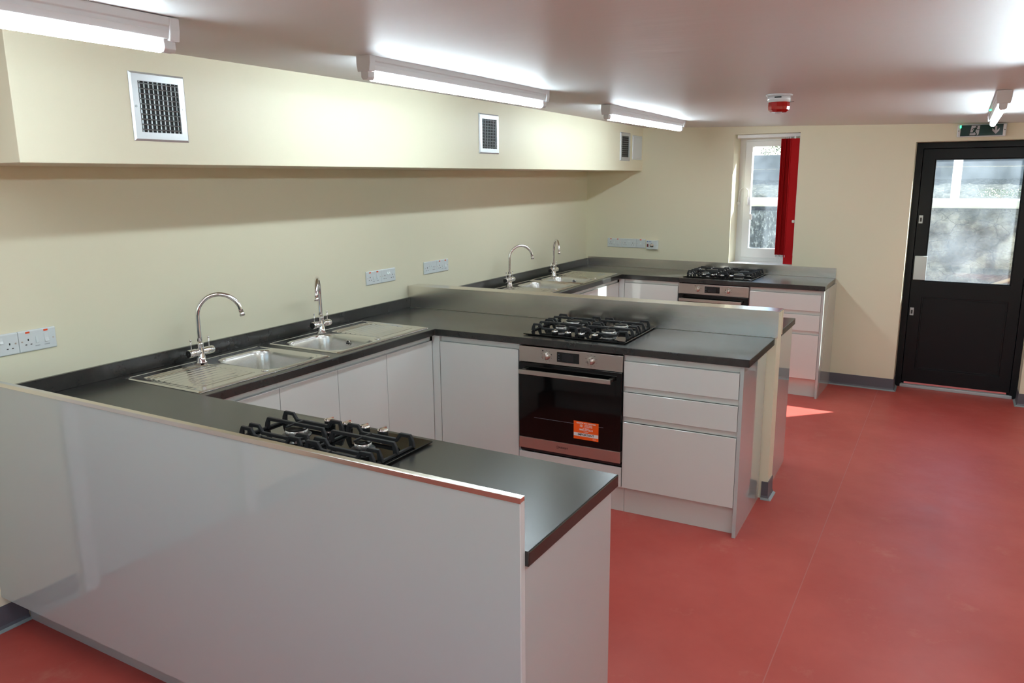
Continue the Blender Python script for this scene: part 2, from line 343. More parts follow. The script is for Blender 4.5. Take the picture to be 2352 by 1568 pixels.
b = MB().box(-.040, .040, -.0006, .0006, 1.004, 2.062).build('slat', m_red, vb); x = 1.915; b.location = (x, fw(x) + .035, 0); b.rotation_euler.z = R(-8)
MB().box(-.006, .006, -.002, .002, 2.060, 2.078).build('slat_hanger', m_upvc, b)
ch = MB().tube([(1.955, fw(1.95) + .03, 2.08), (1.955, fw(1.95) + .03, 1.08)], .0018, 6).build('control_chain', m_upvc, vb)
MB().lathe([(.002, -.012), (.012, -.010), (.013, 0), (.012, .010), (.002, .012)], (1.945, fw(1.945) + .016, 1.372), 'Z', 16).build('chain_tidy', m_upvc, vb)

# ------------------------------------------------------------------ fire door
DY = .20
d1 = thing('door_1', None, None, (0, 0, 0)); struct(d1)
def door_frame():
    o = MB().plate([(DX0, 0), (DX0, DZ1 - .001), (DX1, DZ1 - .001), (DX1, 0), (DX1 - .048, 0), (DX1 - .048, DZ1 - .048), (DX0 + .048, DZ1 - .048), (DX0 + .048, 0)], [], DY, DY + .07, 'Y').build('door_frame', m_door, d1, .003)
    for v in o.data.vertices: v.co.y += fw(v.co.x)
door_frame()
fr2 = MB().plate([(DX0 + .01, 0.01), (DX0 + .01, DZ1 - .011), (DX1 - .01, DZ1 - .011), (DX1 - .01, 0.01), (DX1 - .066, 0.01), (DX1 - .066, DZ1 - .066), (DX0 + .066, DZ1 - .066), (DX0 + .066, 0.01)], [], DY + .056, DY + .09, 'Y').build('door_stop', m_door, d1)
for v in fr2.data.vertices: v.co.y += fw(v.co.x)
GX0, GX1, GZ0, GZ1 = 2.965, 3.570, .898, 1.873
leaf = MB().plate([(DX0 + .051, .045), (DX1 - .051, .045), (DX1 - .051, DZ1 - .051), (DX0 + .051, DZ1 - .051)], [[(GX0, GZ0), (GX1, GZ0), (GX1, GZ1), (GX0, GZ1)], [(2.966, .165), (3.568, .165), (3.568, .770), (2.966, .770)]], DY + .006, DY + .055, 'Y').build('door_leaf', m_door, d1, .002)
for v in leaf.data.vertices: v.co.y += fw(v.co.x)
fbox('lower_panel', m_door, 2.960, 3.574, DY + .013, DY + .05, .158, .777, d1)
ffr('panel_bead', m_door, 2.966, 3.568, .165, .770, .012, .012, .012, .012, DY + .009, DY + .02, d1, .002)
fbox('door_glass', m_glass, GX0 - .005, GX1 + .005, DY + .026, DY + .032, GZ0 - .005, GZ1 + .005, d1)
ffr('glazing_bead', m_door, GX0, GX1, GZ0, GZ1, .008, .008, .008, .008, DY + .010, DY + .03, d1, .002)
fbox('threshold', m_thresh, DX0 + .040, DX1 - .03, DY - .012, DY + .03, .0, .026, d1, .003)
o = fbox('pull_plate', m_thresh, 2.888, 2.978, DY - .020, DY + .004, .912, 1.106, d1, .004); o['label'] = 'brushed metal pull plate'
for z in (1.40, .645):
    hg = fbox('keep_plate', m_thresh, 2.889, 2.918, DY + .001, DY + .008, z - .032, z + .032, d1, .002)
    fbox('keep_slot', m_black, 2.897, 2.910, DY - .001, DY + .004, z - .018, z + .014, hg)
# inner door by the camera's side, only seen mirrored in the gloss panel
d2 = thing('door_2', None, None); struct(d2)
box('door_casing', m_upvc, -.02, .022, -.385, -.320, 0, 2.06, parent=d2, bevel=.003)
box('door_casing', m_upvc, -.02, .022, -1.285, -1.22, 0, 2.06, parent=d2, bevel=.003)
box('door_casing', m_upvc, -.02, .022, -1.285, -.320, 2.02, 2.085, parent=d2, bevel=.003)
box('door_leaf', m_carc, -.09, -.05, -1.22, -.385, .005, 2.02, parent=d2)
# daylight window in the wall beside the camera
w2 = thing('window_2', None, None); struct(w2)
MB().plate([(-2.9, .95), (-.6, .95), (-.6, 2.0), (-2.9, 2.0)], [[(-2.82, 1.03), (-1.79, 1.03), (-1.79, 1.92), (-2.82, 1.92)], [(-1.71, 1.03), (-.68, 1.03), (-.68, 1.92), (-1.71, 1.92)]], XR + .05, XR + .12, 'X').build('window_frame', m_upvc, w2)
box('glass_pane', m_glass, XR + .08, XR + .084, -2.85, -.65, 1.0, 1.95, parent=w2)

w3 = thing('window_3', None, None); struct(w3)
MB().plate(rect(.70, 3.70, .85, 2.0), [rect(.78, 2.16, .93, 1.92), rect(2.24, 3.62, .93, 1.92)], YN - .12, YN - .05, 'Y').build('window_frame', m_upvc, w3)
box('glass_pane', m_glass, .74, 3.66, YN - .09, YN - .086, .9, 1.95, parent=w3)

# ------------------------------------------------------------------ exit sign
es = thing('exit_sign', 'green running man exit sign with down arrow above the black door', 'sign', (3.255, fw(3.255) - .0005, 2.0735), A4)
MB().box(-.158, .158, -.040, 0, -.048, .043).build('housing', m_wht, es, .006)
MB().box(-.136, .136, -.0425, -.038, -.041, .038).build('green_panel', m_green, es)
es.children[-1]['label'] = 'dark green plastic face panel'
mb = MB()
mb.prism([(-.075, -.036), (-.020, -.036), (-.016, -.028), (-.012, .033), (-.066, .033)], -.0440, -.0424, 'Y')
mb.build('doorway_symbol', m_signw, es)
mb = MB(); q = -.0450
mb.lathe([(.0065, -.0460), (.0065, -.0436)], (-.033, 0, .0235), 'Y', 18)
def stroke(pts, w):
    for (a, b), (c, d) in zip(pts, pts[1:]):
        v = Vector((c - a, d - b)); n_ = Vector((-v.y, v.x)).normalized() * w / 2; e = v.normalized() * w * .3
        mb.prism([(a + n_.x - e.x, b + n_.y - e.y), (a - n_.x - e.x, b - n_.y - e.y), (c - n_.x + e.x, d - n_.y + e.y), (c + n_.x + e.x, d + n_.y + e.y)], -.0460, -.0436, 'Y')
stroke([(-.038, .013), (-.048, -.008)], .014); stroke([(-.036, .013), (-.052, .013), (-.062, .002)], .0045); stroke([(-.036, .012), (-.026, .003), (-.012, .003)], .0045)
stroke([(-.049, -.006), (-.053, -.018), (-.074, -.018)], .006); stroke([(-.044, -.006), (-.034, -.022), (-.029, -.030), (-.038, -.036)], .006)
mb.build('running_figure_symbol', m_green, es)
MB().prism([(.092, -.031), (.113, -.006), (.113, .012), (.097, -.006), (.097, .026), (.084, .026), (.084, -.006), (.068, .012), (.068, -.006)], -.0440, -.0424, 'Y').build('arrow_symbol', m_signw, es)
MB().box(-.140, -.132, -.0445, -.036, .018, .038).build('status_led', m_greenled, es)
for sx in (-1, 1): MB().cyl(.004, -.042, -.038, (sx * .147, 0, -.002), 'Y', 10).build('screw', m_black, es)

# ------------------------------------------------------------------ kitchen units
def channel(mb, x0, x1, z0, z1): mb.box(x0, x1, .014, .03, z0, z1)
def carcass(w, d, parent, z1=.868, zs=.74): return MB().box(.0005, .018, .020, d, .15, zs).box(w - .018, w - .0005, .020, d, .15, zs).box(.018, w - .018, .020, d, .15, .168).box(.018, w - .018, d - .008, d, .168, zs).box(.0005, w - .0005, .020, .034, zs, z1).build('body', m_carc, parent)
def front(name, x0, x1, z0, z1, parent):
    # slab front whose top edge is cut back into a finger grip
    o = MB().prism([(0, z0), (0, z1 - .0015), (.0015, z1), (.006, z1), (.019, z1 - .012), (.019, z0)], x0, x1, 'X').build(name, m_cab, parent, .0008, 1); return o
def plinth(w, d, parent): MB().box(0, w, .050, .066, 0, .15).build('plinth', m_cab, parent)
def grip(w, z0, z1, parent): MB().box(0, w, .014, .0195, z0, z1).build('grip_rail', m_cab, parent, .001, 1)
def cupboard(name, label, w, loc, rz, d=.56, group=None, nd=1):
    t = thing(name, label, 'cabinet', loc, rz, group); carcass(w, d, t)
    for k in range(nd): front('door', k * w / nd + .0015, (k + 1) * w / nd - .0015, .155, .837, t)
    grip(w, .838, .868, t); plinth(w, d, t); return t
def drawers(label, w, loc, rz, d=.54, group=None):
    t = thing('drawer_unit', label, 'cabinet', loc, rz, group); carcass(w, d, t)
    for z0, z1 in ((.706, .837), (.545, .674), (.155, .514)): front('drawer_front', .0015, w - .0015, z0, z1, t)
    for z0, z1 in ((.838, .868), (.674, .706), (.514, .545)): grip(w, z0, z1, t)
    plinth(w, d, t); return t
def end_panel(label, loc, rz, d, x0=0.):
    t = MB().box(x0, x0 + .018, 0, d, 0, .871).build('end_panel', m_panel, None, .0006, 1, loc, rz); return tag(t, label, 'panel')
def filler(label, w, loc, rz):
    t = MB().box(0, w, 0, .018, .155, .868).box(0, w, .05, .066, 0, .15).build('corner_post', m_cab, None, .0006, 1, loc, rz); return tag(t, label, 'corner post')

def oven_unit(cab_label, oven_label, loc, rz, w=.605):
    t = thing('oven_housing', cab_label, 'cabinet', loc, rz)
    MB().box(0, .006, .02, .56, .15, .868).box(w - .006, w, .02, .56, .15, .868).box(.006, w - .006, .02, .56, .15, .20).box(.006, w - .006, .54, .56, .2, .868).build('body', m_carc, t)
    front('filler_panel', .0015, w - .0015, .155, .264, t); plinth(w, .5, t)
    o = thing('oven', oven_label, 'oven', loc, rz)
    X0 = .007; X1 = w - .003
    MB().box(X0 + .01, X1 - .01, .012, .53, .268, .862).build('casing', m_black, o)
    MB().box(X0 + .002, X1 - .002, .004, .014, .270, .289).build('bottom_gap', m_black, o, .001)
    cp = MB().box(X0, X1, -.006, .016, .778, .864).build('control_panel', m_ovst, o, .0015)
    for kx in (.172, .430):
        k = MB().lathe([(.0215, 0), (.0215, -.004), (.0185, -.010), (.0175, -.020), (.001, -.0205)], (kx, -.006, .8215), 'Y', 28, cap=False).box(kx - .0045, kx + .0045, -.034, -.024, .8215 - .0175, .8215 + .0175).build('knob', m_ovst, cp)
        mb = MB()
        for a in range(10):
            th = R(a * 36 + 18); r = .031
            if kx < .3: mb.cyl(.0015 if a else .003, -.0066, -.0058, (kx + r * math.cos(th), 0, .8215 + r * math.sin(th)), 'Y', 8)
            else: mb.box(kx + r * math.cos(th) - .004, kx + r * math.cos(th) + .004, -.0066, -.0058, .8215 + r * math.sin(th) - .0006, .8215 + r * math.sin(th) + .0006)
        mb.build('dial_marks', m_ticks, cp)
    MB().cyl(.004, -.0066, -.0058, (.172 - .022, 0, .8215 + .027), 'Y', 12).build('dial_dot', m_ticks, cp)
    dp = MB().box(.234, .362, -.0075, -.004, .796, .850).build('display', m_bglass, cp, .001)
    MB().box(.265, .330, -.0080, -.0070, .804, .843).build('screen', m_black, dp)
    mb = MB()
    for zz in (.808, .823, .838):
        for xx in (.245,): mb.box(xx - .004, xx + .004, -.0080, -.0072, zz - .001, zz + .001)
    mb.build('button_marks', m_print, dp)
    dr = MB().box(X0 + .001, X1 - .001, -.012, .014, .352, .775).build('door', m_oven_gl, o, .002)
    MB().box(X0 + .001, X1 - .001, -.0135, .014, .290, .3515).build('lower_trim', m_ovst, dr, .001)
    mb = MB().box(.10, .505, -.0125, -.0118, .470, .4715)
    mb.build('oven_shelf', m_print, dr)
    MB().box(.030, .558, -.062, -.048, .7215, .745).box(.034, .052, -.05, -.01, .725, .741).box(.536, .554, -.05, -.01, .725, .741).build('handle', m_ovst, dr, .0015)
    text('brand_mark', 'INDESIT', .013, (.277, -.0138, .3225), m_ticks, dr, sx=1.25, bold=.0003)
    mb = MB()
    mb.plate([(.243 + .0085 * math.cos(a * PI / 12), .3225 + .0085 * math.sin(a * PI / 12)) for a in range(24)], [[(.243 + .0068 * math.cos(a * PI / 12), .3225 + .0068 * math.sin(a * PI / 12)) for a in range(24)]], -.0140, -.0136, 'Y')
    mb.box(.2422, .2438, -.0140, -.0136, .3185, .3245).box(.2422, .2438, -.0140, -.0136, .3255, .3270).build('brand_ring', m_ticks, dr)
    return t, o

# ---- near bay, long run (fronts face +x)
RX = .585
for i, (a, b) in enumerate(((.590, .9745), (.9745, 1.3555), (1.3555, 1.7345), (1.7345, 2.1525))):
    cupboard('base_cabinet', ['gloss white cupboard at the inner corner of the counter behind the tall white panel', 'gloss white cupboard below the bowl of the sink nearest the tall white panel',
        'gloss white cupboard below the bowl end of the sink nearest the steel splashback', 'gloss white cupboard next to the grey corner post, below the ridged drainer'][i], b - a, (RX, a, 0), PI / 2, .56)
filler('slim gloss white corner post between the sink cupboards and the oven arm', .05, (.584, 2.141 + S2 * .584, 0), A2)
# ---- near bay, arm with the splashback wall behind it (fronts face -y)
def arm2(x, off=0.): return (x, 2.141 + S2 * x + off, 0)
cupboard('base_cabinet', 'wide gloss white cupboard beside the oven with the orange sticker', .513, arm2(.637), A2, .55)
ou, ov1 = oven_unit('white housing around the oven with the orange sticker', 'black built in oven with steel panel and orange sticker on its glass', arm2(1.1505), A2)
drawers('gloss white three drawer unit beside the oven with the orange sticker', .580, arm2(1.757), A2)
end_panel('glossy white end panel beside the cream dwarf wall end', arm2(2.3375), A2, .559)
# sticker on the oven door
st = thing('sticker', 'orange IMPORTANT guarantee sticker on the oven door glass', 'sticker', (1.1505, 2.141 + S2 * 1.1505, 0), A2)
sx0, sx1, sz0, sz1 = .337, .479, .389, .488
MB().box(sx0, sx1, -.0128, -.0122, sz0, sz1).build('backing', m_orange, st)
MB().box(sx0 + .001, sx1 - .001, -.0131, -.0127, .406, .4245).build('white_band', m_white, st)
cxs = (sx0 + sx1) / 2
for body, size, z, dx, m_, bo in (('REGISTER FOR YOUR FREE', .0092, .4785, 0, m_white, .0002), ('10', .0185, .4640, -.029, m_white, .0003), ('YEAR PARTS', .0080, .4685, .013, m_white, .0001), ('GUARANTEE', .0080, .4610, .013, m_white, .0001),
        ('CALL FREE NOW', .0050, .4520, 0, m_white, .0001), ('0800 497 0613', .0128, .4430, 0, m_white, .0003), ('TO REGISTER', .0045, .4325, 0, m_white, .0001), ('IMPORTANT', .0165, .4150, 0, m_slot, .0004)):
    text('lettering', body, size, (cxs + dx, -.0132, z), m_, st, bold=bo)
text('lettering', 'INDESIT', .0055, (sx1 - .022, -.0132, .3965), m_white, st)
# ---- near bay, arm behind the tall white panel (fronts face +y, away from the camera)
BX = 2.366
for i, (a, b) in enumerate(((2.344, 1.757), (1.757, 1.1505), (1.1505, .637))):
    cupboard('base_cabinet', ['white cupboard under the open end of the front counter behind the tall panel', 'white cupboard directly below the gas hob of the front counter', 'white cupboard between the front hob and the wall corner, behind the tall panel'][i], a - b, (a, .545, 0), PI, .52)
end_panel('glossy white end panel of the front counter, nearest the camera', (2.346, .019, 0), 0, .528)
# tall glossy back panel with steel edge
bp = thing('back_panel', 'large glossy white back panel of the front counter with thin steel top edge', 'panel', (0, 0, 0))
MB().box(0.001, 2.3655, 0, .0165, .138, 1.034).build('board', m_panel, bp, .0006, 1)
MB().box(0.001, 2.3690, -.0004, .0175, 1.0345, 1.0465).box(.001, 2.3690, -.0024, -.0004, 1.0325, 1.0465).build('steel_edge', m_steel, bp, .0006, 1)
bp.children[-1]['label'] = 'brushed steel edge strip'
MB().box(2.3655, 2.3690, -.0005, .0175, .138, 1.034).build('side_edge', m_carc, bp)
tag(MB().box(.014, 2.344, .090, .106, 0, .137).build('kickboard', m_panel), 'low glossy white kickboard set back under the tall white panel', 'kickboard')

# ---- far bay
for i, (a, b) in enumerate(((3.40, 3.88), (3.88, 4.26), (4.26, 4.64), (4.64, 5.018))):
    cupboard('base_cabinet', ['gloss white cupboard at the corner just behind the dwarf wall', 'gloss white cupboard below the far bay sink bowl next to the dwarf wall', 'gloss white cupboard between the two far bay sinks', 'gloss white cupboard beside the far corner, catching a patch of sun'][i], b - a, (RX, a, 0), PI / 2, .56)
def arm4(x, off=0.): return (x, 5.041 + S4 * x + off, 0)
filler('slim gloss white corner post by the sunlit far cupboard', .05, arm4(.584), A4)
cupboard('base_cabinet', 'wide gloss white cupboard beside the oven under the window', .495, arm4(.637), A4, .53)
_, ov2 = oven_unit('white housing around the oven under the window', 'black built in oven with steel panel below the window hob', arm4(1.1325), A4)
drawers('gloss white three drawer unit standing nearest the black door', .556, arm4(1.740), A4, .52)
end_panel('glossy white end panel facing the black door', arm4(2.2965), A4, .558)
for i, (a, b) in enumerate(((2.336, 1.757), (1.757, 1.1505), (1.1505, .637))):
    cupboard('base_cabinet', ['white cupboard at the open end behind the dwarf wall', 'white cupboard midway along the back of the dwarf wall', 'white cupboard behind the dwarf wall, nearest the sink run'][i], a - b, (a, 3.357 + S2 * a, 0), PI + A2, .50)
end_panel('glossy white end panel behind the cream dwarf wall end', (2.3365, 3.357 + S2 * 2.3365, 0), PI + A2, .527, -.018)

# ------------------------------------------------------------------ worktops (one continuous U per bay) with cut-outs for the sinks
SINKS = [(.072, .570), (.072, 1.388), (.072, 3.490), (.072, 4.275)]
def sinkhole(s): return rect(s[0] + .015, s[0] + .485, s[1] + .015, s[1] + .740)
w = thing('worktop', 'dark slate worktop, U shaped, running behind the tall white panel', 'worktop')
MB().plate([(.001, .0175), (2.380, .0175), (2.380, .5614), (.6132, .5614), (.6132, 2.1292 + S2 * .6132), (2.381, 2.1292 + S2 * 2.381), (2.381, Y2 + S2 * 2.381 - .003), (.001, Y2 - .003)], [sinkhole(SINKS[0]), sinkhole(SINKS[1])], TW, H).build('slab', m_top, w, .003, 2)
MB().box(.001, .019, .0175, Y2 - .003, H, .976).build('upstand', m_top, w, .0012, 1)
w = thing('worktop', 'dark slate worktop, U shaped, running under the window', 'worktop')
MB().plate([(.001, Y2B + .003), (2.367, Y2B + .003 + S2 * 2.367), (2.367, 3.3733 + S2 * 2.367), (.6132, 3.3733 + S2 * .6132), (.6132, 5.028 + S4 * .6132), (2.3205, 5.028 + S4 * 2.3205), (2.3205, fw(2.3205) - .004), (.001, fw(0) - .004)], [sinkhole(SINKS[2]), sinkhole(SINKS[3])], TW, H).build('slab', m_top, w, .003, 2)
MB().box(.001, .019, Y2B + .003, fw(0) - .006, H, .976).build('upstand', m_top, w, .0012, 1)
# ------------------------------------------------------------------ steel splashbacks
sp = thing('splashback', 'brushed steel splashback wrapped over the dwarf wall behind the middle hob', 'splashback')
MB().box(.0015, 2.394, Y2 - .0025, Y2 - .001, H + .0005, 1.0535, sk=S2).box(.0015, 2.394, Y2 - .001, Y2B + .001, 1.0485, 1.0535, sk=S2).box(.0015, 2.394, Y2B - .0015, Y2B + .001, H + .0005, 1.0535, sk=S2).build('steel_sheet', m_steel, sp, .0008, 1)
sp = thing('splashback', 'brushed steel splashback on the wall under the window', 'splashback')
MB().box(.020, 2.3205, FWY - .0035, FWY - .001, H + .0005, .9945, sk=S4).build('steel_sheet', m_steel, sp, .0006, 1)
MB().box(2.300, 2.3205, 5.585, FWY - .001, 0.88, .909, sk=S4) 

# ------------------------------------------------------------------ sinks: one pressed sheet of steel as a height field
def sstep(a, b, x): x = min(1, max(0, (x - a) / (b - a))); return x * x * (3 - 2 * x)
def rr_sdf(x, y, cx_, cy_, hx, hy, r):
    qx = abs(x - cx_) - hx + r; qy = abs(y - cy_) - hy + r
    return math.hypot(max(qx, 0), max(qy, 0)) + min(max(qx, qy), 0) - r
SW, SL = .50, .755
def sink_h(x, y):
    e = rr_sdf(x, y, SW / 2, SL / 2, SW / 2, SL / 2, .02)
    z = .0045 * sstep(0, -.007, e) - .0022 * sstep(-.012, -.024, e)
    d = rr_sdf(x, y, .268, .566, .188, .158, .075)
    if d < .012:
        z -= .003 * sstep(.012, -.002, d)
        z -= .140 * sstep(.0, -.034, d) ** 1.0
        z -= .010 * sstep(-.03, -.14, d)
    g = rr_sdf(x, y, .25, .195, .185, .160, .03)
    if g < 0:
        z -= .0022 * sstep(0, -.010, g)
        k = (x - .075) / .035
        if -.25 < k < 10.25:
            ph = abs(k - round(k)) * .035
            y0_, y1_ = .050 + .0 * k, .345
            z += .0042 * sstep(.0085, .002, ph) * sstep(y0_, y0_ + .012, y) * sstep(y1_, y1_ - .012, y)
    return z
def axis_pts(L, step, extra):
    p = set([0., L]); k = 0
    while k * step < L: p.add(round(k * step, 5)); k += 1
    for a, b, s in extra:
        v = a
        while v <= b: p.add(round(v, 5)); v += s
    return sorted(p)
def sink_mesh(mirror):
    xs = axis_pts(SW, .0058, [(.0, .03, .0022), (.47, SW, .0022), (.075, .130, .0035), (.415, .460, .0035)])
    ys = axis_pts(SL, .0065, [(.0, .03, .0022), (.725, SL, .0022), (.40, .46, .0035), (.67, .73, .0035)])
    bm = bmesh.new()
    V = [[bm.verts.new((x, (SL - y) if mirror else y, sink_h(x, y))) for y in ys] for x in xs]
    for i in range(len(xs) - 1):
        for j in range(len(ys) - 1): bm.faces.new((V[i][j], V[i + 1][j], V[i + 1][j + 1], V[i][j + 1])).smooth = True
    mb = MB(); mb.bm.free(); mb.bm = bm; return mb
def make_sink(mirror, label, loc):
    t = thing('sink', label, 'sink', loc, 0, 'stainless steel sinks with drainer')
    o = sink_mesh(mirror).build('bowl_and_drainer', m_sinkpol, t); o.data.materials.append(m_sink)
    for p in o.data.polygons:
        if p.center.z < -.006: p.material_index = 1
    f = (lambda y: SL - y) if mirror else (lambda y: y)
    s = o.modifiers.new('solid', 'SOLIDIFY'); s.thickness = .0012; s.offset = -1
    zb = sink_h(.268, .566)
    MB().lathe([(.038, 0), (.038, .002), (.030, .0025), (.026, -.002), (.002, -.002)], (.268, f(.566), zb + .0005), 'Z', 28).build('waste', m_chrome, t)
    MB().lathe([(.017, 0), (.017, .002), (.012, .0035), (.001, .0035)], (.445, f(.392), sink_h(.445, .392)), 'Z', 24).build('hole_cover', m_chrome, t)
    # overflow rosette on the bowl wall by the drainer
    yy = .4225; z_ = -.031
    ofl = MB().lathe([(.017, 0), (.017, .003), (.012, .004), (.012, .002)], (0, 0, 0), 'Y', 20).build('overflow', m_chrome, t)
    ofl.location = (.262, f(yy), z_); ofl.rotation_euler.z = PI if mirror else 0
    h = MB()
    for a in range(3):
        th = R(90 + 120 * a); h.lathe([(.0045, .0035), (.0045, .0048)], (.007 * math.cos(th), 0, .007 * math.sin(th)), 'Y', 10)
    h.build('overflow_holes', m_slot, ofl)
    return t
skA = make_sink(False, 'steel sink with its drainer nearest the tall white panel', (SINKS[0][0], SINKS[0][1], H + .0015))
skB = make_sink(True, 'steel sink with its drainer towards the wrapped steel splashback', (SINKS[1][0], SINKS[1][1], H + .0015))
dup(skA, (SINKS[2][0], SINKS[2][1], H + .0015), 0, 'steel sink just beyond the dwarf wall, bowl partly hidden by it')
dup(skB, (SINKS[3][0], SINKS[3][1], H + .0015), 0, 'steel sink whose drainer reaches towards the window corner')

# ------------------------------------------------------------------ taps
def make_tap(label, loc, th):
    t = thing('tap', label, 'tap', loc, 0, 'chrome swan neck taps')
    MB().lathe([(.026, 0), (.026, .004), (.021, .008), (.0205, .030), (.017, .042), (.017, .062), (.0155, .070), (.0155, .086), (.017, .088), (.017, .094), (.012, .096), (.012, .100)], (0, 0, 0), 'Z', 28).lathe([(.0165, -.066), (.0185, -.064), (.0185, -.028), (.0165, -.025), (.0165, .025), (.0185, .028), (.0185, .064), (.0165, .066)], (0, 0, .052), 'Y', 26).build('body', m_chrome, t)
    for s_ in (-1, 1):
        MB().cyl(.0166, .0655 if s_ > 0 else -.0695, .0695 if s_ > 0 else -.0655, (0, 0, .052), 'Y', 24).lathe([(.0045, .0690 * s_), (.0045, .0712 * s_)], (0, 0, .052), 'Y', 12).build('handle_cap', m_black if s_ < 0 else m_chrome, t)  # near cap black: the chrome end's dark reflection put into its colour
        lv = MB().tube([(0, s_ * .050, .068), (0, s_ * .050, .112)], .0028, 10).lathe([(.0042, .110), (.0042, .118)], (0, s_ * .050, 0), 'Z', 10).build('lever', m_chrome, t)
    Rr = .0965; top = .318; pts = [(0, 0, .095), (0, 0, .12), (0, 0, .17)]; c, s = math.cos(th), math.sin(th); zc = top - Rr
    for k in range(21):
        a = PI - k * R(167) / 20; h_ = Rr + Rr * math.cos(a); pts.append((h_ * c, h_ * s, zc + Rr * math.sin(a)))
    a = PI - R(167); d = Vector((math.sin(a) * 1, 0, -math.cos(a)));  tang = Vector((math.sin(a), 0, -math.cos(a)))
    h0 = Rr + Rr * math.cos(a); z0 = zc + Rr * math.sin(a)
    pts.append(((h0 + .018 * math.sin(a)) * c, (h0 + .018 * math.sin(a)) * s, z0 - .018 * math.cos(a)))
    sp_ = MB().tube(pts, [.0108] * len(pts), 18).build('spout', m_chrome, t)
    p1 = Vector(pts[-1]); p0 = Vector(pts[-2]); dd = (p1 - p0).normalized()
    MB().tube([p1 - dd * .004, p1 + dd * .016], .0122, 18).build('aerator', m_chrome, sp_)
    return t
TZ = H + .0052
make_tap('chrome tap with its neck turned over the bowl nearest the tall white panel', (.133, .930, TZ), R(50))
make_tap('chrome tap seen end on, with its neck turned to the camera, before the dwarf wall', (.137, 1.728, TZ), R(-51))
make_tap('chrome tap rising just behind the dwarf wall, neck seen side on', (.128, 3.850, TZ), R(50))
make_tap('chrome tap nearest the window corner, neck seen end on', (.137, 4.610, TZ), R(-50))

# ------------------------------------------------------------------ gas hobs
def make_hob(label, loc, rz):
    t = thing('gas_hob', label, 'hob', loc, rz, 'black glass gas hobs')
    Wd, Dd = .59, .500
    MB().box(0, Wd, 0, Dd, .004, .010).build('glass_plate', m_bglass, t, .0015, 2)
    MB().box(.02, Wd - .02, .02, Dd - .02, 0.0003, .004).build('base_tray', m_black, t)
    for (bx, by, r) in ((.150, .165, .026), (.150, .350, .046), (.435, .165, .036), (.435, .350, .036)):
        b = MB().lathe([(r + .014, .0100), (r + .012, .0125), (r + .002, .0130), (r - .006, .016), (r - .006, .020)], (bx, by, 0), 'Z', 32).build('burner', m_black, t)
        q = MB(); n_ = 24
        q.lathe([(r, .015), (r, .0305), (r - .004, .0312)], (bx, by, 0), 'Z', 32)
        for k in range(n_):
            a = 2 * PI * k / n_
            if k % 2 == 0:
                c = Vector((bx + (r + .0006) * math.cos(a), by + (r + .0006) * math.sin(a), 0)); q.lathe([(.0016, .020), (.0016, .029)], c, 'Z', 6)
        q.build('burner_ring', m_ring, b)
        MB().lathe([(r + .0008, .0312), (r + .0008, .0345), (r - .002, .0365), (r * .5, .0372), (.001, .0372)], (bx, by, 0), 'Z', 32).build('burner_cap', m_cap, b)
        MB().tube([(bx + r + .008, by - .006, .012), (bx + r + .008, by - .006, .028)], .0025, 8).build('igniter', m_wht, b)
    for x0, x1 in ((.012, .288), (.302, .578)):
        y0, y1 = .085, .430; g = MB()
        rows = [(.085, 0), (.165, 1), (.240, 0), (.275, 0), (.350, 1), (.430, 0)]
        zt = .047
        for y, st_ in rows:
            if st_:
                g.ribbon([(x0 + .006, y, .012), (x0 + .009, y, .030), (x0 + .016, y, zt), (x1 - .016, y, zt), (x1 - .009, y, .030), (x1 - .006, y, .012)], .0100, [.020, .017, .0115, .0115, .017, .020])
                xm = (x0 + x1) / 2 + (.0 if x0 < .2 else -.0)
                g.ribbon([(xm, y - .042, zt + .0005), (xm, y + .042, zt + .0005)], .0055, .0065)
            else:
                g.ribbon([(x0 + .006, y, .012), (x0 + .008, y, .030), (x0 + .014, y, zt), (x0 + .050, y, zt), (x0 + .066, y, .026), (x1 - .066, y, .026), (x1 - .050, y, zt), (x1 - .014, y, zt), (x1 - .008, y, .030), (x1 - .006, y, .012)], .0100, [.020, .017, .0115, .0115, .0115, .0115, .0115, .0115, .017, .020])
        g.box(x0 + .001, x0 + .011, y0 - .006, y1 + .006, .0105, .018).box(x1 - .011, x1 - .001, y0 - .006, y1 + .006, .0105, .018)
        g.build('pan_support', m_blackm, t, .0014, 1)
    for kx in (.175, .253, .330, .408):
        k = MB().lathe([(.0185, .0102), (.0180, .026), (.0170, .030)], (kx, .036, 0), 'Z', 26).build('knob', m_black, t)
        MB().lathe([(.0182, .0275), (.0180, .0315), (.0160, .0325), (.001, .0325)], (kx, .036, 0), 'Z', 26, cap=False).box(kx - .003, kx + .003, .019, .053, .0320, .0365).build('knob_top', m_chrome, k)
    text('hob_marks', 'INDESIT', .008, (.500, .030, .01005), m_print, t, rot=(0, 0, 0), ex=.00005)
    return t
HZ = H + .0003
hobA = make_hob('black glass gas hob with chrome topped knobs backed by the wrapped steel splashback', (1.150, 2.196 + S2 * 1.15 + .0, HZ), A2)
dup(hobA, (1.1515, 5.0600, HZ), A4, 'black glass gas hob under the window, glinting in the sun')
dup(hobA, (1.752, .5215, HZ), PI, 'black glass gas hob just behind the tall white panel')

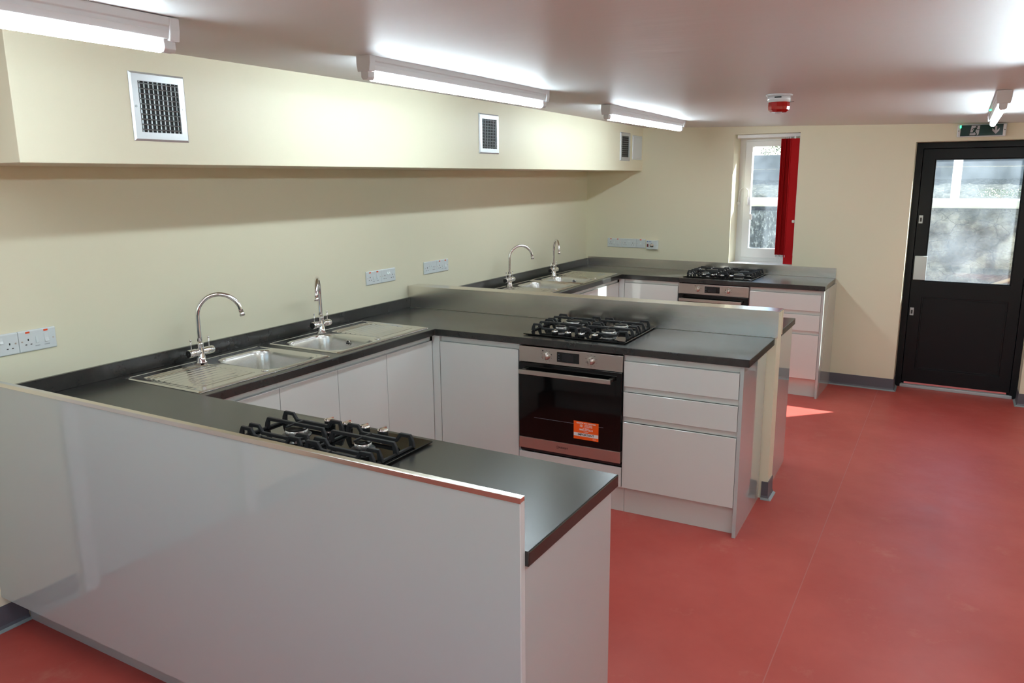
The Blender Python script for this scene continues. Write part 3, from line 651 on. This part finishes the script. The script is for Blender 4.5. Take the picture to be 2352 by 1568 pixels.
# ------------------------------------------------------------------ sockets and switches (front faces -y before turning)
def plate_body(t, w, h=.086, d=.009): return MB().prism([(0, 0), (-d * .55, 0), (-d, .004), (-d, h - .004), (-d * .55, h), (0, h)], .0004, w - .0004, 'X').build('face_plate', m_wht, t, .001, 1)
def pins(mb, x, z):
    mb.box(x - .0022, x + .0022, -.0096, -.0088, z + .004, z + .012).box(x - .013, x - .0065, -.0096, -.0088, z - .012, z - .0085).box(x + .0065, x + .013, -.0096, -.0088, z - .012, z - .0085)
def screws(t, w, z):
    for x in (.012, w - .012): MB().cyl(.0032, -.0100, -.0085, (x, 0, z), 'Y', 12).build('screw', m_ovst, t)
def rocker(t, x, z, w, h, name='switch'): MB().prism([(-.008, z - h / 2), (-.0155, z - h / 2 + .0015), (-.0112, z), (-.0095, z + h / 2), (-.008, z + h / 2)], x - w / 2, x + w / 2, 'X').build(name, m_wht, t, .0006, 1)
def double_socket(label, loc, rz, w=.146):
    t = thing('double_socket', label, 'socket', loc, rz); plate_body(t, w); mb = MB(); pins(mb, .034, .036); pins(mb, w - .034, .036); mb.build('pin_slots', m_slot, t)
    screws(t, w, .043); rocker(t, w / 2 - .009, .060, .012, .022); rocker(t, w / 2 + .009, .060, .012, .022); return t
def cooker_unit(label, loc, rz, w=.146):
    t = thing('cooker_switch', label, 'socket', loc, rz); plate_body(t, w); mb = MB(); pins(mb, .036, .040); mb.build('pin_slots', m_slot, t)
    screws(t, w, .043); rocker(t, .070, .046, .011, .028); rocker(t, .107, .048, .016, .036, 'cooker_rocker')
    for x in (.036, .107): MB().box(x - .008, x + .008, -.0102, -.008, .074, .081).build('neon', m_neon, t)
    text('lettering', 'SOCKET', .0052, (.070, -.0094, .020), m_print, t); text('lettering', 'COOKER', .0052, (.107, -.0094, .020), m_print, t); return t
Q = PI / 2
double_socket('white double socket cut by the edge of the picture, over the front counter', (.0, .050, 1.092), Q)
cooker_unit('white cooker switch with two red neons on the wall nearest the camera', (.0, .197, 1.092), Q)
cooker_unit('white cooker switch with red neons beside a double socket before the dwarf wall', (.0, 2.278, 1.105), Q, .147)
double_socket('white double socket adjoining the cooker switch before the dwarf wall', (.0, 2.425, 1.105), Q, .142)
double_socket('white double socket just beyond the dwarf wall', (.0, 2.886, 1.107), Q, .147)
cooker_unit('white cooker switch with red neons just beyond the dwarf wall', (.0, 3.033, 1.107), Q, .146)
def onfw(x, z): return (x, fw(x), z)
cooker_unit('white cooker switch with red neons on the window wall near the corner', onfw(.231, 1.096), A4, .148)
double_socket('white double socket in the middle of the row on the window wall', onfw(.380, 1.096), A4, .147)
t = thing('switched_spur', 'white single switch with one red neon on the window wall', 'switch', onfw(.528, 1.096), A4)
plate_body(t, .092); screws(t, .092, .043); rocker(t, .046, .046, .014, .030); MB().box(.036, .054, -.0102, -.008, .074, .081).build('neon', m_neon, t)
t = thing('fan_controller', 'white fan speed control box with round chrome dial on the window wall', 'fan control', onfw(.638, 1.090), A4)
MB().box(0, .112, -.030, 0, 0, .084).build('back_box', m_wht, t, .003); MB().box(.001, .111, -.034, -.029, .001, .083).build('face_plate', m_wht, t, .002)
MB().lathe([(.020, -.033), (.020, -.040), (.013, -.043), (.013, -.052), (.001, -.053)], (.058, 0, .038), 'Y', 24).build('dial', m_chrome, t)
MB().box(.010, .024, -.037, -.033, .022, .050).build('power_switch', principled('dark_red_switch', (.12, .01, .01), .3), t, .001)
mb = MB().box(.008, .022, -.0345, -.0338, .068, .074).box(.028, .052, -.0345, -.0338, .069, .073); mb.build('lettering_bars', principled('blue_print', (.05, .15, .45), .5), t)
MB().cyl(.003, -.0355, -.033, (.100, 0, .040), 'Y', 10).build('screw', m_ovst, t)

# ------------------------------------------------------------------ ventilation grilles on the duct casing
def vent(label, y0, z0, w_=.229, h_=.240):
    t = thing('vent_grille', label, 'vent', (.567, y0, z0), Q, 'ventilation grilles on the boxed-in duct')
    b = .031
    mb = MB(); o_ = rect(0, w_, 0, h_); i1 = rect(.007, w_ - .007, .007, h_ - .007); i2 = rect(b, w_ - b, b, h_ - b)
    L = []
    for loop, y in ((o_, 0), (o_, -.002), (i1, -.008), (i2, -.008), (i2, .0)): L.append([mb.bm.verts.new((x, y, z)) for x, z in loop])
    for A, B in zip(L, L[1:]):
        for i in range(4): mb.bm.faces.new((A[i], A[(i + 1) % 4], B[(i + 1) % 4], B[i]))
    mb.build('frame', m_vent, t)
    MB().box(b - .001, w_ - b + .001, -.0012, -.0006, b - .001, h_ - b + .001).build('duct_opening', m_ventd, t)
    mb = MB(); n_ = 10; st = (h_ - 2 * b) / n_
    for k in range(n_):
        z = b + st * (k + .5)
        mb.prism([(-.0078, z - .0012), (-.0082, z + .0004), (-.0035, z + .0034), (-.0030, z + .0018)], b, w_ - b, 'X')
    mb.build('horizontal_blades', m_blade, t)
    mb = MB(); n_ = 9; st = (w_ - 2 * b) / n_
    for k in range(n_):
        x = b + st * (k + .5)
        mb.prism([(x - .0035, -.0030), (x - .0020, -.0034), (x + .0035, -.0014), (x + .0020, -.0012)], b, h_ - b, 'Z')
    mb.build('vertical_blades', m_blade, t)
    for x in (.016, w_ - .016): MB().cyl(.0045, -.0095, -.0078, (x, 0, h_ / 2), 'Y', 14).build('screw', m_blade, t)
    return t
vent('large aluminium vent grille nearest the camera, high on the boxed in duct', .398, 1.894)
vent('aluminium vent grille at the middle of the duct, above the dwarf wall', 2.726, 1.903, .236)
vent('aluminium vent grille beside the blank white plate at the far end', 5.021, 1.896, .232)
t = thing('blank_plate', 'blank white access plate next to the far vent grille', 'plate', (.567, 5.312, 1.908), Q)
MB().box(0, .236, -.006, 0, 0, .212).build('plate', m_wht, t, .003); MB().box(.006, .230, -.0085, -.005, .014, .198).build('cover', m_wht, t, .002)

# ------------------------------------------------------------------ ceiling lights
def batten(label, x, y0, y1, nled=0):
    z = cz(x, (y0 + y1) / 2) - .001; L = y1 - y0
    t = thing('ceiling_light', label, 'ceiling light', (x, y0, z), 0, 'white tube lights on the ceiling')
    MB().prism([(-.030, .004), (-.030, -.018), (-.026, -.022), (-.027, -.034), (-.021, -.052), (.021, -.052), (.027, -.034), (.026, -.022), (.030, -.018), (.030, .004)], .03, L - .03, 'Y').build('housing', m_fit, t, .001, 1)
    for a, b, s_ in ((0, .032, 1), (L - .032, L, -1)):
        MB().prism([(-.033, .004), (-.033, -.030), (-.028, -.058), (.028, -.058), (.033, -.030), (.033, .004)], a, b, 'Y').build('end_cap', m_fit, t, .003)
        ly0, ly1 = (a + .006, b + .012) if s_ > 0 else (a - .012, b - .006)
        MB().prism([(-.017, -.05), (-.017, -.078), (-.010, -.086), (.010, -.086), (.017, -.078), (.017, -.05)], ly0, ly1, 'Y').build('lamp_holder', m_fit, t, .002)
    a0 = [R(-195 + 210 * k / 20) for k in range(21)]
    MB().prism([(.0165 * math.cos(a), -.072 + .0165 * math.sin(a)) for a in a0], .046, L - .046, 'Y').build('tube', m_tube, t)
    a1 = [R(15 + 150 * k / 8) for k in range(9)]
    MB().prism([(-.0165 * math.cos(a), -.072 + .0165 * math.sin(a)) for a in a1], .046, L - .046, 'Y').build('tube_back', m_tubeb, t)
    if nled: MB().lathe([(.006, 0), (.006, .008), (.002, .010)], (-.034, .9, -.030), 'Z', 10).build('status_led', m_greenled, t)
    return t
LX, LX2 = 1.195, 3.300
batten('lit tube light at the top corner of the picture, nearest the tall white panel', LX, -1.39, .112)
batten('lit tube light over the middle hob counter, parallel to the duct', LX, .925, 2.385)
batten('lit tube light on the ceiling beyond the dwarf wall, before the window', LX - .01, 3.24, 4.78)
batten('lit tube light on the ceiling in front of the exit sign', LX2, 3.08, 4.60, 1)
batten('lit tube light just entering the picture edge ahead of the exit sign light', LX2 + .07, .62, 2.13, 1)
batten('lit tube light on the ceiling above the camera', LX2 + .04, -1.70, -.18)

# ------------------------------------------------------------------ fire alarm beacon
bx, by = 2.283, 2.98
fb = thing('fire_beacon', 'red fire alarm beacon with clear collar on the ceiling', 'alarm beacon', (bx, by, cz(bx, by)))
MB().lathe([(.055, .004), (.067, 0), (.067, -.006), (.060, -.010)], (0, 0, 0), 'Z', 36).build('base', m_wht, fb)
MB().lathe([(.057, -.010), (.058, -.020), (.0595, -.024), (.0575, -.028), (.0575, -.040)], (0, 0, 0), 'Z', 36).build('clear_collar', m_clear, fb)
MB().box(-.012, .022, -.060, -.05, -.021, -.014).build('collar_clip', m_black, fb)
MB().lathe([(.055, -.038), (.056, -.062), (.054, -.078), (.040, -.090), (.036, -.090), (.010, -.092), (.001, -.092)], (0, 0, 0), 'Z', 12, smooth=False).build('red_lens', m_redlens, fb)
MB().lathe([(.020, -.0915), (.018, -.096), (.001, -.098)], (0, 0, 0), 'Z', 14).build('lens_tip', m_clear, fb)
MB().box(.050, .076, -.004, .004, -.041, -.0395).build('pull_tab', m_black, fb)

# ------------------------------------------------------------------ outside the window and the door
struct(tag(box('ground', m_ledge, -6, 14, 5.95, 9.6, -.25, -.05), kind='structure'))
struct(box('ground', m_soil, -6, 14, 9.6, 30, -.25, 1.42))
rw = thing('retaining_wall', 'rough grey stone retaining wall outside the door glass', 'wall')
mb = MB(); nx, nz = 90, 24
V = [[mb.bm.verts.new((-3 + i * .14, 7.15 + .10 * (j / nz) + random.uniform(-.03, .03), -.06 + 1.50 * j / nz + random.uniform(-.012, .012))) for j in range(nz + 1)] for i in range(nx)]
for i in range(nx - 1):
    for j in range(nz): mb.bm.faces.new((V[i][j], V[i + 1][j], V[i + 1][j + 1], V[i][j + 1]))
o = mb.build('stone_face', m_stone, rw); s = o.modifiers.new('solid', 'SOLIDIFY'); s.thickness = .12; s.offset = 1
# a matting-covered stretch outside the window
box('mesh_covering', m_mesh, -2.9, 2.55, 7.04, 7.10, -.05, 1.40, parent=rw)
MB().box(-3, 9.3, 7.08, 7.62, 1.44, 1.52).build('coping', m_ledge, rw, .02)
mb = MB(); nx, ny = 160, 14
V = [[mb.bm.verts.new((-3 + i * .08, 7.66 + j * .125, 1.46 + .24 * j / ny + random.uniform(-.015, .02))) for j in range(ny + 1)] for i in range(nx)]
for i in range(nx - 1):
    for j in range(ny): mb.bm.faces.new((V[i][j], V[i + 1][j], V[i + 1][j + 1], V[i][j + 1]))
o = mb.build('leafy_bank', m_soil); tag(o, 'leaf strewn earth bank above the retaining wall outside', 'bank', kind='stuff')
bf = thing('board_fence', 'grey weathered horizontal board fence on the bank outside', 'fence', (0, 9.45, 0))
for z0, z1 in ((1.655, 1.8445), (1.8455, 2.03)): box('board', m_board, -4, 9.5, 0, .035, z0, z1, parent=bf, bevel=.004)
for x in (-2, 0.2, 2.4, 4.6, 6.8): box('fence_post', m_board, x, x + .08, .036, .12, 1.45, 2.03, parent=bf)
wp = box('post', m_post, 3.078, 3.156, 7.30, 7.37, 1.52, 2.9, bevel=.005); tag(wp, 'white square post standing on the wall coping outside the door glass', 'post')
def shrub(label, cx_, cy_, z0, n_, rad, h_, lf=.022):
    t = thing('shrub', label, 'shrub', (cx_, cy_, z0)); mb = MB(); tw = MB()
    for k in range(26 if rad > .5 else 9):
        a = random.uniform(0, 2 * PI); e = random.uniform(.2, .9); L = random.uniform(.6, 1) * h_
        tw.tube([(0, 0, 0), (rad * e * .4 * math.cos(a), rad * e * .4 * math.sin(a), L * .5), (rad * e * math.cos(a), rad * e * math.sin(a), L)], [.012 * rad, .008 * rad, .003 * rad], 5)
    for k in range(n_):
        a = random.uniform(0, 2 * PI); rr_ = rad * math.sqrt(random.random()); z = random.uniform(.25, 1) * h_
        p = Vector((rr_ * math.cos(a), rr_ * math.sin(a), z)); u = Vector([random.uniform(-1, 1) for _ in range(3)]).normalized() * lf; v = u.orthogonal().normalized() * lf * .45
        mb.bm.faces.new([mb.bm.verts.new(q_) for q_ in (p - u, p + v, p + u, p - v)])
    mb.build('foliage', m_leaf, t); tw.build('stems', m_twig, t); return t
shrub('leafy shrub over the fence seen through the top of the window', -.6, 10.8, 1.4, 3200, .9, 1.3)
shrub('smaller leafy shrub over the fence beside the first', 1.3, 10.8, 1.4, 2600, .8, 1.1)
for i, (x, y) in enumerate(((.35, 7.35), (3.5, 7.4), (3.95, 7.5))):
    shrub(['small green weed on the coping outside the window', 'small green weed on the coping beside the white post', 'low green weed on the coping away from the white post'][i], x, y, 1.525, 420, .20, .09, .009)
br = MB().tube([(3.36, 6.98, .62), (3.48, 6.96, .74), (3.62, 6.97, .80), (3.78, 6.98, .835), (3.90, 6.98, .83)], [.014, .018, .017, .013, .008], 8).build('branch', m_twig); tag(br, 'curved bare branch lying against the stone wall outside the door', 'branch')
